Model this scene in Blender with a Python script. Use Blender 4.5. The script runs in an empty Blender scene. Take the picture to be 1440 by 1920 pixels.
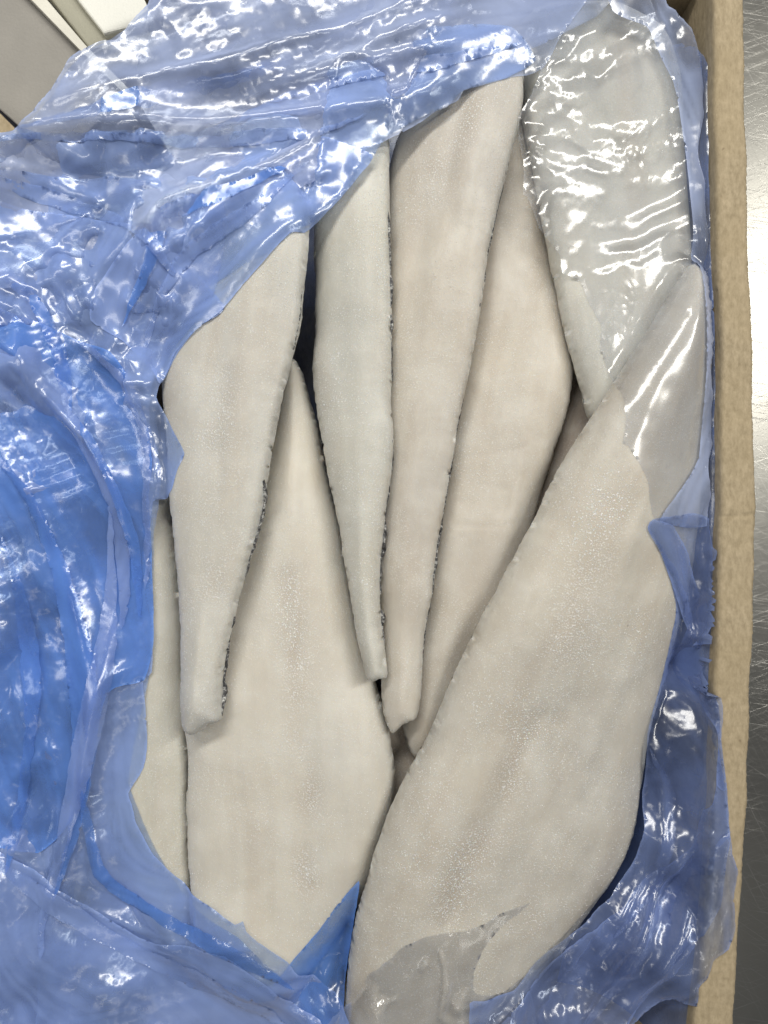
import bpy, math, random
import numpy as np
random.seed(7); RNG = np.random.default_rng(7)
SC = bpy.context.scene
COL = SC.collection
# ------------------------------------------------------------------ camera, world, light
H = 450.0            # camera height over the fish plane, in mm
K = 0.32             # mm per photograph pixel on that plane
cam_d = bpy.data.cameras.new('camera'); cam = bpy.data.objects.new('camera', cam_d); COL.objects.link(cam)
cam.location = (0, 0, H/1000); cam_d.sensor_width = 36; cam_d.sensor_fit = 'AUTO'
cam_d.lens = 18.0/((960*K)/H); cam_d.clip_end = 100; cam_d.clip_start = 0.01
cam_d.dof.use_dof = True; cam_d.dof.focus_distance = (H-20)/1000; cam_d.dof.aperture_fstop = 9
SC.camera = cam
w = bpy.data.worlds.new('World'); SC.world = w; w.use_nodes = True
w.node_tree.nodes['Background'].inputs[0].default_value = (0.88, 0.92, 1.0, 1)
w.node_tree.nodes['Background'].inputs[1].default_value = 0.09
def lamp(name, loc, target, sx, sy, power, col=(1, .97, .9)):
    d = bpy.data.lights.new(name, 'AREA'); d.shape = 'RECTANGLE'; d.size = sx; d.size_y = sy; d.energy = power; d.color = col
    o = bpy.data.objects.new(name, d); COL.objects.link(o); o.location = loc
    from mathutils import Vector
    o.rotation_euler = (Vector(target)-Vector(loc)).to_track_quat('-Z', 'Y').to_euler()
    return o
lamp('ceiling_lamp', (1.20, 0.65, 2.0), (0, 0, 0), 0.16, 1.3, 25)
lamp('ceiling_lamp', (-0.25, 0.80, 1.15), (0, 0, 0), 0.8, 0.16, 10.5)
lamp('ceiling_lamp', (-1.35, 0.2, 1.9), (0, 0, 0), 0.2, 1.2, 6)
lamp('ceiling_lamp', (0.35, -1.3, 1.9), (0, 0, 0), 1.1, 0.12, 1.8)
SC.view_settings.view_transform = 'Standard'; SC.view_settings.look = 'None'
SC.view_settings.exposure = 0.28; SC.view_settings.gamma = 1
cy = SC.cycles
cy.transparent_max_bounces = 16; cy.max_bounces = 5; cy.diffuse_bounces = 3; cy.glossy_bounces = 2
cy.transmission_bounces = 6; cy.use_denoising = True; cy.caustics_reflective = False; cy.sample_clamp_indirect = 4

# ------------------------------------------------------------------ raster helpers (world mm)
ST = 1.25
XS = np.arange(-330, 331, ST); YS = np.arange(-400, 401, ST)
GX, GY = np.meshgrid(XS, YS)            # rows = y
def P(px, py, z=0.0):
    f = K*(H-z)/H
    return np.stack([(np.asarray(px, float)-720)*f, -(np.asarray(py, float)-960)*f], -1)
def samp(F, x, y):
    i = np.clip((x-XS[0])/ST, 0, len(XS)-1.001); j = np.clip((y-YS[0])/ST, 0, len(YS)-1.001)
    i0 = i.astype(int); j0 = j.astype(int); a = i-i0; b = j-j0
    return (F[j0, i0]*(1-a)+F[j0, i0+1]*a)*(1-b)+(F[j0+1, i0]*(1-a)+F[j0+1, i0+1]*a)*b
def blur(F, s):                          # s in mm, gaussian by FFT with edge padding
    s = s/ST; p = int(3*s)+2
    A = np.pad(F, p, mode='edge')
    fy = np.fft.fftfreq(A.shape[0])[:, None]; fx = np.fft.rfftfreq(A.shape[1])[None]
    G = np.exp(-2*(math.pi*s)**2*(fx**2+fy**2))
    return np.fft.irfft2(np.fft.rfft2(A)*G, A.shape)[p:-p, p:-p]
def noise(s, seed, shape=None):
    r = np.random.default_rng(seed); n = blur(r.standard_normal(GX.shape), s)
    return n/n.std()
def catmull(pts, step=2.0, closed=True, cs=0.75):
    pts = np.asarray(pts, float); n = len(pts); out = []
    rng = range(n) if closed else range(n-1)
    for i in rng:
        g = (lambda k: pts[k % n]) if closed else (lambda k: pts[min(max(k, 0), n-1)])
        p0, p1, p2, p3 = g(i-1), g(i), g(i+1), g(i+2)
        m = max(1, int(np.linalg.norm(p2-p1)/step))
        t = (np.arange(m)/m)[:, None]
        c = 0.5*((2*p1)+(-p0+p2)*t+(2*p0-5*p1+4*p2-p3)*t*t+(-p0+3*p1-3*p2+p3)*t**3)
        l = p1+(p2-p1)*t
        out.append(c*cs+l*(1-cs))
    out = np.concatenate(out)
    if not closed: out = np.concatenate([out, pts[-1:]])
    return out
def signed_dist(poly, X, Y):
    """positive inside; also the nearest boundary point"""
    sh = X.shape; X = X.ravel(); Y = Y.ravel()
    best = np.full(X.shape, 1e18); bx = np.zeros_like(X); by = np.zeros_like(X); ins = np.zeros(X.shape, bool)
    A = poly; B = np.roll(poly, -1, 0)
    for (ax, ay), (cx, cyy) in zip(A, B):
        dx, dy = cx-ax, cyy-ay; L = dx*dx+dy*dy+1e-12
        t = np.clip(((X-ax)*dx+(Y-ay)*dy)/L, 0, 1)
        qx = ax+t*dx; qy = ay+t*dy; d = (X-qx)**2+(Y-qy)**2
        m = d < best; best[m] = d[m]; bx[m] = qx[m]; by[m] = qy[m]
        if ay != cyy:
            c = ((ay > Y) != (cyy > Y)) & (X < (cx-ax)*(Y-ay)/(cyy-ay)+ax); ins ^= c
    d = np.sqrt(best); d = np.where(ins, d, -d)
    return d.reshape(sh), bx.reshape(sh), by.reshape(sh)
def jag(poly, amp, seed, cl=9):
    """push the outline in and out with smooth plus fine noise, mm"""
    r = np.random.default_rng(seed); n = len(poly)
    a = r.standard_normal(n); k = np.ones(cl)/cl
    s = np.convolve(np.concatenate([a[-cl:], a, a[:cl]]), k, 'same')[cl:-cl]*1.8+0.22*r.standard_normal(n)
    t = np.roll(poly, -1, 0)-np.roll(poly, 1, 0); t /= np.linalg.norm(t, axis=1)[:, None]+1e-9
    return poly+np.stack([t[:, 1], -t[:, 0]], -1)*(s*amp)[:, None]

def snapped_grid(poly, step, rot=0.0, jit=0.0, seed=0):
    """grid points clipped to the polygon, edge points snapped to it"""
    c, s = math.cos(rot), math.sin(rot)
    q = poly@np.array([[c, -s], [s, c]])
    x0, y0 = q.min(0)-step*2; x1, y1 = q.max(0)+step*2
    U, V = np.meshgrid(np.arange(x0, x1, step), np.arange(y0, y1, step))
    if jit:
        r = np.random.default_rng(seed); U = U+r.uniform(-jit, jit, U.shape)*step; V = V+r.uniform(-jit, jit, V.shape)*step
    X = U*c-V*s; Y = U*s+V*c
    d, bx, by = signed_dist(poly, X, Y)
    sn = np.abs(d) < step*0.55
    X = np.where(sn, bx, X); Y = np.where(sn, by, Y); good = (d > 0) | sn
    d = np.where(sn, 0, d)
    return X, Y, d, good
def grid_faces(good):
    h, w_ = good.shape; idx = np.arange(h*w_).reshape(h, w_)
    a, b, c, d = idx[:-1, :-1], idx[:-1, 1:], idx[1:, 1:], idx[1:, :-1]
    ga, gb, gc, gd = good[:-1, :-1], good[:-1, 1:], good[1:, 1:], good[1:, :-1]
    par = ((np.add.outer(np.arange(h-1), np.arange(w_-1))) % 2).astype(bool)
    T = []
    al = ga & gb & gc & gd
    for m, tris in ((al & par, ((a, b, c), (a, c, d))), (al & ~par, ((a, b, d), (b, c, d))),
                    (ga & gb & gc & ~gd, ((a, b, c),)), (ga & gb & gd & ~gc, ((a, b, d),)),
                    (ga & gc & gd & ~gb, ((a, c, d),)), (gb & gc & gd & ~ga, ((b, c, d),))):
        for t in tris: T.append(np.stack([t[0][m], t[1][m], t[2][m]], -1))
    return np.concatenate(T)
def compact(V, F):
    u, inv = np.unique(F, return_inverse=True)
    return V[u], inv.reshape(F.shape), u
def make_obj(name, V, F, mat, parent=None, smooth=True, uv=None, mm=True):
    V = np.asarray(V, np.float32)*(0.001 if mm else 1); F = np.asarray(F, np.int32)
    me = bpy.data.meshes.new(name); me.vertices.add(len(V)); me.vertices.foreach_set('co', V.ravel())
    k = F.shape[1]; me.loops.add(F.size); me.loops.foreach_set('vertex_index', F.ravel())
    me.polygons.add(len(F)); me.polygons.foreach_set('loop_start', np.arange(0, F.size, k, dtype=np.int32))
    me.polygons.foreach_set('loop_total', np.full(len(F), k, np.int32))
    me.polygons.foreach_set('use_smooth', np.full(len(F), smooth))
    me.update(calc_edges=True); me.validate()
    if uv is not None:
        l = me.uv_layers.new(name='flow'); l.data.foreach_set('uv', np.asarray(uv, np.float32)[F.ravel()].ravel())
    me.materials.append(mat)
    o = bpy.data.objects.new(name, me); COL.objects.link(o)
    if parent: o.parent = parent
    return o
def thing(name, label, cat, group=None):
    o = bpy.data.objects.new(name, None); COL.objects.link(o); o.empty_display_size = 0.02
    o['label'] = label; o['category'] = cat
    if group: o['group'] = group
    return o

# ------------------------------------------------------------------ materials
def mat(name):
    m = bpy.data.materials.new(name); m.use_nodes = True; nt = m.node_tree; nt.nodes.clear()
    def N(t, **kw):
        n = nt.nodes.new(t)
        for k, v in kw.items():
            if k.startswith('i_'):
                n.inputs[k[2:].replace('_', ' ')].default_value = v
            else: setattr(n, k, v)
        return n
    def L(a, b): nt.links.new(a, b)
    out = N('ShaderNodeOutputMaterial'); return m, N, L, out
def ramp(N, L, src, stops, interp='LINEAR'):
    r = N('ShaderNodeValToRGB'); e = r.color_ramp.elements; r.color_ramp.interpolation = interp
    while len(e) < len(stops): e.new(0.5)
    for k, (p, c) in enumerate(stops):
        e[k].position = p; e[k].color = (c, c, c, 1) if isinstance(c, (int, float)) else tuple(c)+(1,)
    L(src, r.inputs[0]); return r.outputs[0]
def mixc(N, L, fac, a, b, mode='MIX'):
    n = N('ShaderNodeMix', data_type='RGBA', blend_type=mode)
    for s, v in ((n.inputs[0], fac), (n.inputs[6], a), (n.inputs[7], b)):
        if isinstance(v, (int, float)): s.default_value = v
        elif isinstance(v, tuple): s.default_value = v+(1,)
        else: L(v, s)
    return n.outputs[2]
def math_(N, L, op, a, b=None, c=None, clamp=False):
    n = N('ShaderNodeMath', operation=op); n.use_clamp = clamp
    for s, v in zip(n.inputs, (a, b, c)):
        if v is None: continue
        if isinstance(v, (int, float)): s.default_value = v
        else: L(v, s)
    return n.outputs[0]
def tex(N, L, co, scale, detail=4, rough=0.55, sx=1, sy=1, sz=1, rot=0, dist=0, off=0):
    if rot:
        m0 = N('ShaderNodeMapping'); m0.inputs['Rotation'].default_value = (0, 0, rot); L(co, m0.inputs[0]); co = m0.outputs[0]
    mp = N('ShaderNodeMapping'); mp.inputs['Scale'].default_value = (sx, sy, sz)
    mp.inputs['Location'].default_value = (off, off*1.7, off*.3)
    L(co, mp.inputs[0]); t = N('ShaderNodeTexNoise'); t.inputs['Scale'].default_value = scale; t.inputs['Detail'].default_value = detail
    t.inputs['Roughness'].default_value = rough; t.inputs['Distortion'].default_value = dist
    L(mp.outputs[0], t.inputs[0]); return t.outputs[0]

def flesh_material(name, tone, grey, frost, seed):
    m, N, L, out = mat(name)
    tc = N('ShaderNodeTexCoord'); ob = tc.outputs['Object']
    uv = N('ShaderNodeUVMap'); uv.uv_map = 'flow'; fl = uv.outputs[0]
    big = tex(N, L, ob, 9, 2, off=seed)
    streak = tex(N, L, fl, 1.0, 4, 0.6, sx=14, sy=46, off=seed, dist=1.2)
    broad_shade = tex(N, L, fl, 1.0, 2, 0.5, sx=3, sy=16, off=seed+3, dist=.5)
    c1 = (tone[0]*.77, tone[1]*.775, tone[2]*.79); grey = (c1[0]*.86, c1[1]*.89, c1[2]*.96)
    c = mixc(N, L, ramp(N, L, big, [(0.3, 0.0), (0.75, 0.9)]), c1, grey)
    c = mixc(N, L, ramp(N, L, broad_shade, [(0.45, 0), (0.8, 0.45)]), c, (0.44, 0.375, 0.305))  # broad brown patches: shading of the fillets put into the flesh colour
    c = mixc(N, L, ramp(N, L, streak, [(0.5, 0), (0.85, 0.22)]), c, (0.74, 0.71, 0.62))
    mott = tex(N, L, ob, 45, 4, 0.55, off=seed)
    c = mixc(N, L, ramp(N, L, mott, [(0.45, 0), (0.8, 0.3)]), c, (0.80, 0.79, 0.74))
    sm_ = N('ShaderNodeAttribute'); sm_.attribute_name = 'seam'
    c = mixc(N, L, math_(N, L, 'MULTIPLY', sm_.outputs['Fac'], ramp(N, L, streak, [(.3, .15), (.7, .6)])), c, (0.43, 0.36, 0.29))
    med0 = tex(N, L, ob, 70, 4, 0.65, off=seed+12)
    # frost bloom: patches of fine pale grains
    patch = tex(N, L, ob, 22, 4, 0.6, off=seed+9)
    grain = tex(N, L, ob, 1150, 2, 0.6, off=seed)
    g = math_(N, L, 'MULTIPLY', ramp(N, L, grain, [(0.55, 0), (0.66, 1)]), ramp(N, L, patch, [(0.40, 0.06), (0.66, 0.22+frost*.8)]))
    g = math_(N, L, 'MULTIPLY_ADD', math_(N, L, 'MULTIPLY', sm_.outputs['Fac'], ramp(N, L, grain, [(0.5, 0), (0.62, 1)])), .6, g)
    c = mixc(N, L, g, c, (0.93, 0.94, 0.93))
    ea = N('ShaderNodeAttribute'); ea.attribute_name = 'rim'
    c = mixc(N, L, math_(N, L, 'MULTIPLY', ea.outputs['Fac'], ramp(N, L, med0, [(.35, 0), (.6, .7)])), c, (0.80, 0.80, 0.76))
    # rare dark specks
    sp = N('ShaderNodeTexVoronoi'); sp.inputs['Scale'].default_value = 30; L(ob, sp.inputs[0])
    spk = ramp(N, L, sp.outputs['Distance'], [(0.0, .8), (0.02, 0.6), (0.035, 0)])
    pick = math_(N, L, 'GREATER_THAN', tex(N, L, ob, 9, 1, off=seed+5), 0.62)
    c = mixc(N, L, math_(N, L, 'MULTIPLY', spk, pick), c, (0.22, 0.17, 0.12))
    b1 = N('ShaderNodeBump'); b1.inputs['Strength'].default_value = 0.35; b1.inputs['Distance'].default_value = 0.0003
    fine = tex(N, L, ob, 600, 5, 0.75); L(fine, b1.inputs['Height'])
    b2 = N('ShaderNodeBump'); b2.inputs['Strength'].default_value = 0.4; b2.inputs['Distance'].default_value = 0.0007
    med = tex(N, L, ob, 90, 4, 0.6, off=seed); L(med, b2.inputs['Height']); L(b1.outputs[0], b2.inputs['Normal'])
    b3 = N('ShaderNodeBump'); b3.inputs['Strength'].default_value = 0.8; b3.inputs['Distance'].default_value = 0.0004
    L(g, b3.inputs['Height']); L(b2.outputs[0], b3.inputs['Normal'])
    p = N('ShaderNodeBsdfPrincipled'); L(c, p.inputs['Base Color']); L(b3.outputs[0], p.inputs['Normal'])
    L(ramp(N, L, patch, [(0.3, 0.36), (0.7, 0.6)]), p.inputs['Roughness'])
    p.inputs['Subsurface Weight'].default_value = 0.35; p.inputs['Subsurface Radius'].default_value = (1.0, 0.75, 0.5)
    p.inputs['Subsurface Scale'].default_value = 0.004; p.inputs['Specular IOR Level'].default_value = 0.4
    L(p.outputs[0], out.inputs[0]); return m
def skin_material():
    m, N, L, out = mat('dark_fish_skin'); tc = N('ShaderNodeTexCoord'); ob = tc.outputs['Object']
    n = tex(N, L, ob, 500, 4, 0.7)
    c = ramp(N, L, n, [(0.35, (0.015, 0.016, 0.02)), (0.5, (0.07, 0.07, 0.075)), (0.58, (0.35, 0.35, 0.34)), (0.68, (0.65, 0.65, 0.62))])
    p = N('ShaderNodeBsdfPrincipled'); L(c, p.inputs['Base Color']); p.inputs['Roughness'].default_value = 0.45
    b = N('ShaderNodeBump'); b.inputs['Distance'].default_value = 0.0005; L(n, b.inputs['Height']); L(b.outputs[0], p.inputs['Normal'])
    L(p.outputs[0], out.inputs[0]); return m
def frost_material():
    m, N, L, out = mat('ice_frost')
    p = N('ShaderNodeBsdfPrincipled'); p.inputs['Base Color'].default_value = (0.92, 0.94, 0.95, 1); p.inputs['Roughness'].default_value = 0.18
    p.inputs['Coat Weight'].default_value = 0.6; p.inputs['Coat Roughness'].default_value = 0.1
    L(p.outputs[0], out.inputs[0]); return m
def film_material(name, tau, body, tint, rough=0.20, bump=1.0, seed=0):
    m, N, L, out = mat(name)
    tc = N('ShaderNodeTexCoord'); ob = tc.outputs['Object']
    at = N('ShaderNodeAttribute'); at.attribute_name = 'wear'; sep = N('ShaderNodeSeparateColor'); L(at.outputs['Color'], sep.inputs[0])
    haze, msk = sep.outputs[0], sep.outputs[1]
    # fine crinkles: faceted cells at two sizes, only in worn patches, plus a soft ripple
    dn = N('ShaderNodeTexNoise'); dn.inputs['Scale'].default_value = 22; dn.inputs['Detail'].default_value = 1; L(ob, dn.inputs[0])
    va = N('ShaderNodeVectorMath', operation='MULTIPLY_ADD'); L(dn.outputs[1], va.inputs[0]); va.inputs[1].default_value = (.03, .03, .03); L(ob, va.inputs[2])
    def cells(sc, off, sx):
        mp = N('ShaderNodeMapping'); mp.inputs['Location'].default_value = (off, seed*.37+off, 0); mp.inputs['Rotation'].default_value = (0, 0, off)
        mp.inputs['Scale'].default_value = (1, sx, .6)
        L(va.outputs[0], mp.inputs[0]); v = N('ShaderNodeTexVoronoi'); v.feature = 'F1'; v.inputs['Scale'].default_value = sc
        L(mp.outputs[0], v.inputs[0]); return v.outputs['Distance']
    v1 = cells(75, 0.9, .45); v2 = cells(230, 2.1, .6)
    hgt = math_(N, L, 'MULTIPLY', math_(N, L, 'MULTIPLY_ADD', v2, 0.32, v1), msk)
    hgt = math_(N, L, 'MULTIPLY_ADD', dn.outputs[0], 0.5, hgt)
    b1 = N('ShaderNodeBump'); b1.inputs['Distance'].default_value = 0.0009*bump; b1.inputs['Strength'].default_value = 0.6; L(hgt, b1.inputs['Height'])
    nrm = b1.outputs[0]
    geo = N('ShaderNodeNewGeometry'); dt = N('ShaderNodeVectorMath', operation='DOT_PRODUCT')
    L(geo.outputs['Incoming'], dt.inputs[0]); L(geo.outputs['Normal'], dt.inputs[1])
    cosv = math_(N, L, 'MAXIMUM', math_(N, L, 'ABSOLUTE', dt.outputs['Value']), 0.10)
    t = math_(N, L, 'MULTIPLY', math_(N, L, 'DIVIDE', tau, cosv), haze)
    a = math_(N, L, 'SUBTRACT', 1.0, math_(N, L, 'EXPONENT', math_(N, L, 'MULTIPLY', t, -1)))
    tr = N('ShaderNodeBsdfTransparent'); tr.inputs[0].default_value = tint+(1,)
    df = N('ShaderNodeBsdfDiffuse'); df.inputs[0].default_value = body+(1,); L(nrm, df.inputs['Normal'])
    tl = N('ShaderNodeBsdfTranslucent'); tl.inputs[0].default_value = body+(1,)
    bd = N('ShaderNodeMixShader'); bd.inputs[0].default_value = 0.26; L(df.outputs[0], bd.inputs[1]); L(tl.outputs[0], bd.inputs[2])
    mx = N('ShaderNodeMixShader'); L(a, mx.inputs[0]); L(tr.outputs[0], mx.inputs[1]); L(bd.outputs[0], mx.inputs[2])
    gl = N('ShaderNodeBsdfGlossy'); gl.inputs['Color'].default_value = (1, 1, 1, 1); gl.inputs['Roughness'].default_value = rough; L(nrm, gl.inputs['Normal'])
    fr = N('ShaderNodeFresnel'); fr.inputs['IOR'].default_value = 1.5; L(nrm, fr.inputs['Normal'])
    ff = math_(N, L, 'MINIMUM', math_(N, L, 'MULTIPLY', fr.outputs[0], 1.25), 0.5)
    o2 = N('ShaderNodeMixShader'); L(ff, o2.inputs[0]); L(mx.outputs[0], o2.inputs[1]); L(gl.outputs[0], o2.inputs[2])
    L(o2.outputs[0], out.inputs[0]); return m
def cardboard_material():
    m, N, L, out = mat('brown_cardboard'); tc = N('ShaderNodeTexCoord'); ob = tc.outputs['Object']
    f = tex(N, L, ob, 420, 5, 0.7, sx=1, sy=.45); g = tex(N, L, ob, 30, 4)
    c = mixc(N, L, ramp(N, L, f, [(0.3, 0), (0.7, 1)]), (0.27, 0.215, 0.135), (0.47, 0.385, 0.26))
    c = mixc(N, L, ramp(N, L, g, [(0.3, 0), (0.8, 0.5)]), c, (0.38, 0.30, 0.18))
    v = N('ShaderNodeTexVoronoi'); v.inputs['Scale'].default_value = 90; L(ob, v.inputs[0])
    pk = math_(N, L, 'GREATER_THAN', tex(N, L, ob, 60, 1), 0.6)
    c = mixc(N, L, math_(N, L, 'MULTIPLY', ramp(N, L, v.outputs['Distance'], [(0, .8), (.12, 0)]), pk), c, (0.13, 0.09, 0.05))
    p = N('ShaderNodeBsdfPrincipled'); L(c, p.inputs['Base Color']); p.inputs['Roughness'].default_value = 0.9
    b = N('ShaderNodeBump'); b.inputs['Distance'].default_value = 0.0006; b.inputs['Strength'].default_value = 0.8; L(f, b.inputs['Height'])
    L(b.outputs[0], p.inputs['Normal']); L(p.outputs[0], out.inputs[0]); return m
def steel_material():
    m, N, L, out = mat('scratched_steel'); tc = N('ShaderNodeTexCoord'); ob = tc.outputs['Object']
    h = None
    base = tex(N, L, ob, 1.0, 6, 0.7, sx=25, sy=600, rot=-0.6)
    sc = []
    for k, (r, s) in enumerate(((0.6, 1.0), (-0.35, 1.3), (1.1, .8), (0.15, 1.1))):
        t = tex(N, L, ob, 1.0, 3, 0.5, sx=12*s, sy=1900*s, rot=r, dist=0.15, off=k*3.1)
        sc.append(ramp(N, L, t, [(0.63, 0), (0.74, .8)]))
    s = sc[0]
    for t in sc[1:]: s = math_(N, L, 'MAXIMUM', s, t)
    c = mixc(N, L, s, (0.27, 0.265, 0.245), (0.50, 0.49, 0.46))
    p = N('ShaderNodeBsdfPrincipled'); L(c, p.inputs['Base Color']); p.inputs['Metallic'].default_value = 1
    L(math_(N, L, 'MULTIPLY_ADD', base, 0.12, 0.27), p.inputs['Roughness'])
    b = N('ShaderNodeBump'); b.inputs['Distance'].default_value = 0.0001; b.inputs['Strength'].default_value = 0.5
    L(math_(N, L, 'ADD', math_(N, L, 'MULTIPLY', base, .3), s), b.inputs['Height']); L(b.outputs[0], p.inputs['Normal']); L(p.outputs[0], out.inputs[0]); return m
def plain_material(name, c, rough=0.7, sc=60, amt=0.12):
    m, N, L, out = mat(name); tc = N('ShaderNodeTexCoord'); ob = tc.outputs['Object']
    n = tex(N, L, ob, sc, 5, 0.6); d = tuple(v*(1-amt*2) for v in c)
    p = N('ShaderNodeBsdfPrincipled'); L(mixc(N, L, n, d, tuple(min(1, v*(1+amt)) for v in c)), p.inputs['Base Color']); p.inputs['Roughness'].default_value = rough
    b = N('ShaderNodeBump'); b.inputs['Distance'].default_value = 0.0004; L(tex(N, L, ob, 500, 4), b.inputs['Height']); L(b.outputs[0], p.inputs['Normal'])
    L(p.outputs[0], out.inputs[0]); return m

M_SKIN = skin_material(); M_FROST = frost_material(); M_CARD = cardboard_material(); M_STEEL = steel_material()
BODY = (0.40, 0.55, 1.0)
PALE = (0.54, 0.64, 0.94)
M_FILM = film_material('blue_film', 0.52, BODY, (0.87, 0.93, 0.995), seed=1)
M_FILM2 = film_material('blue_film_crumpled', 0.52, (0.18, 0.39, 1.0), (0.84, 0.91, 0.995), bump=1.9, seed=5)
M_PALEB = film_material('pale_blue_film', 0.42, PALE, (0.90, 0.93, 0.985), seed=2)
M_LOW = film_material('lower_blue_film', 0.20, (0.36, 0.48, 0.90), (0.84, 0.89, 0.98), seed=9)
M_CLEAR = film_material('thin_pale_film', 0.075, (0.82, 0.86, 0.96), (0.99, 0.992, 1.0), rough=0.16, bump=1.6, seed=8)
M_LINER = film_material('blue_liner_film', 0.36, (0.28, 0.40, 0.82), (0.78, 0.84, 0.96), bump=.8, seed=3)

# ------------------------------------------------------------------ the table and the box
def box_mesh(x0, x1, y0, y1, z0, z1):
    V = [(x, y, z) for z in (z0, z1) for y in (y0, y1) for x in (x0, x1)]
    F = [(0, 2, 3, 1), (4, 5, 7, 6), (0, 1, 5, 4), (2, 6, 7, 3), (0, 4, 6, 2), (1, 3, 7, 5)]
    return V, F
FLOOR = -62.0; WT = 30.0
V, F = box_mesh(-900, 900, -900, 900, FLOOR-14, FLOOR-9)
tb = make_obj('steel_tabletop', V, F, M_STEEL, smooth=False); tb['kind'] = 'structure'; tb['label'] = 'scratched brushed stainless steel tabletop beside the cardboard box'

box = thing('cardboard_box', 'open brown cardboard box lined with the blue bag and packed with fillets', 'box')
V, F = box_mesh(-262, 205, -335, 322, FLOOR-8, FLOOR-4)
make_obj('floor_panel', V, F, M_CARD, box, smooth=False)
def wall_strip(name, pts_in, pts_out, zt, zb, seed, round_=3.2):
    """wall swept along its length from inner to outer edge lines given in mm, rounded fibrous top"""
    n = len(pts_in); ang = np.linspace(math.pi, 0, 9); r = np.random.default_rng(seed)
    wob = np.convolve(r.standard_normal(n+60), np.hanning(31)/8, 'same')[30:-30]
    rows = []
    for i in range(n):
        a, b = pts_in[i], pts_out[i]; ax = (b-a); L_ = np.linalg.norm(ax); ax = ax/L_; rr = min(round_, L_*0.48)
        pr = [(0, zb), (0, zt-rr-18), (0, zt-rr-6)]
        pr += [(rr-rr*math.cos(t), zt-rr+rr*math.sin(t)) for t in np.linspace(0, math.pi/2, 6)]
        pr += [(L_*.35, zt+.25), (L_*.65, zt+.2)]
        pr += [(L_-rr+rr*math.sin(t), zt-rr+rr*math.cos(t)) for t in np.linspace(0, math.pi/2, 6)]
        pr += [(L_, zt-rr-10), (L_, zb)]
        row = []
        for k, (u, z) in enumerate(pr):
            e = r.normal(0, .10) if 3 <= k <= len(pr)-3 else 0
            q = a+ax*(u+e+wob[i]*.5); nt_ = math.exp(-((q[1]-P(0, 968, zt)[1]-.06*(u-7))/0.8)**2)*0.9*(z > zt-8) if name == 'side_wall' and a[0] > 0 else 0
            row.append((q[0], q[1], z+e+wob[i]*.4*(z > zt-12)-nt_))
        rows.append(row)
    m = len(rows[0]); V = np.array(rows).reshape(-1, 3)
    idx = np.arange(n*m).reshape(n, m)
    F = np.stack([idx[:-1, :-1], idx[:-1, 1:], idx[1:, 1:], idx[1:, :-1]], -1).reshape(-1, 4)
    o = make_obj(name, V, F, M_CARD, box)
    return o
yy = np.array([-260, 0, 250, 640, 800, 960, 975, 1280, 1500, 1700, 1800, 1920, 2150])
xi = np.array([1336, 1338, 1341, 1352, 1353, 1352, 1350, 1342, 1336, 1324, 1315, 1300, 1270])
xo = np.array([1392, 1396, 1400, 1412, 1416, 1420, 1419, 1410, 1402, 1391, 1384, 1377, 1360])
yq = np.linspace(-260, 2150, 640)
pin = P(np.interp(yq, yy, xi), yq, WT); pout = P(np.interp(yq, yy, xo), yq, WT)
def sm(a): return np.stack([np.convolve(np.pad(a[:, k], 8, mode='reflect', reflect_type='odd'), np.ones(17)/17, 'valid') for k in (0, 1)], -1)
wall_strip('side_wall', sm(pin), sm(pout), WT, FLOOR-4, 3)
wx_in = np.interp(GY[:, 0], pin[::-1, 1], pin[::-1, 0]); wx_out = np.interp(GY[:, 0], pout[::-1, 1], pout[::-1, 0])
def straight(a, b, n=120): t = np.linspace(0, 1, n)[:, None]; return np.asarray(a)*(1-t)+np.asarray(b)*t
LW = P([95, 290], [2040, -45], WT-4); EW = P([290, 1345], [-45, -45], WT-4)
tv = (LW[1]-LW[0])/np.linalg.norm(LW[1]-LW[0]); nv = np.array([-tv[1], tv[0]])
LM = LW[0]+(LW[1]-LW[0])*0.80
wall_strip('side_wall', straight(LW[0], LM), straight(LW[0]+nv*12, LM+nv*12), -12, FLOOR-4, 5)
wall_strip('end_wall', straight(LW[1]+(-14, 4), (190, LW[1][1]+4)), straight(LW[1]+(-14, 16), (190, LW[1][1]+16)), WT-8, FLOOR-4, 6)
wall_strip('end_wall', straight((-200, -312), (178, -312)), straight((-200, -324), (178, -324)), WT-8, FLOOR-4, 7)
def slab(name, pts, z0, z1, m, parent, zt=None):
    """a flat board with a bevelled top edge, outline given in photo pixels at its top"""
    q = P(np.array(pts, float)[:, 0], np.array(pts, float)[:, 1], z1); c = q.mean(0); n = len(q); rings = []
    for sc, z in ((0, z0), (0, z1-1.5), (.6, z1-.4), (1.6, z1)):
        d = c-q; d /= np.linalg.norm(d, axis=1)[:, None]; rings.append(np.column_stack([q+d*sc, np.full(n, z)]))
    V = [tuple(v) for r_ in rings for v in r_]; F = [tuple(range(n))[::-1], tuple(range(3*n, 4*n))]
    for k in range(3):
        for i in range(n): j = (i+1) % n; F.append((k*n+i, k*n+j, (k+1)*n+j, (k+1)*n+i))
    me = bpy.data.meshes.new(name); me.from_pydata([tuple(x/1000 for x in v) for v in V], [], F); me.update()
    bm_fix(me); me.materials.append(m); o = bpy.data.objects.new(name, me); COL.objects.link(o)
    if parent: o.parent = parent
    return o
def bm_fix(me):
    import bmesh
    b = bmesh.new(); b.from_mesh(me); bmesh.ops.recalc_face_normals(b, faces=b.faces); b.to_mesh(me); b.free()
slab('flap', [(-150, 90), (-20, 192), (50, 262), (200, 380), (180, 700), (-150, 700)], 2, 6, M_CARD, box)
M_GREY = plain_material('shaded_carton_board', (0.30, 0.285, 0.26), 0.8, 30)  # pale carton lid coloured grey, its shade put into the board colour
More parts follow.
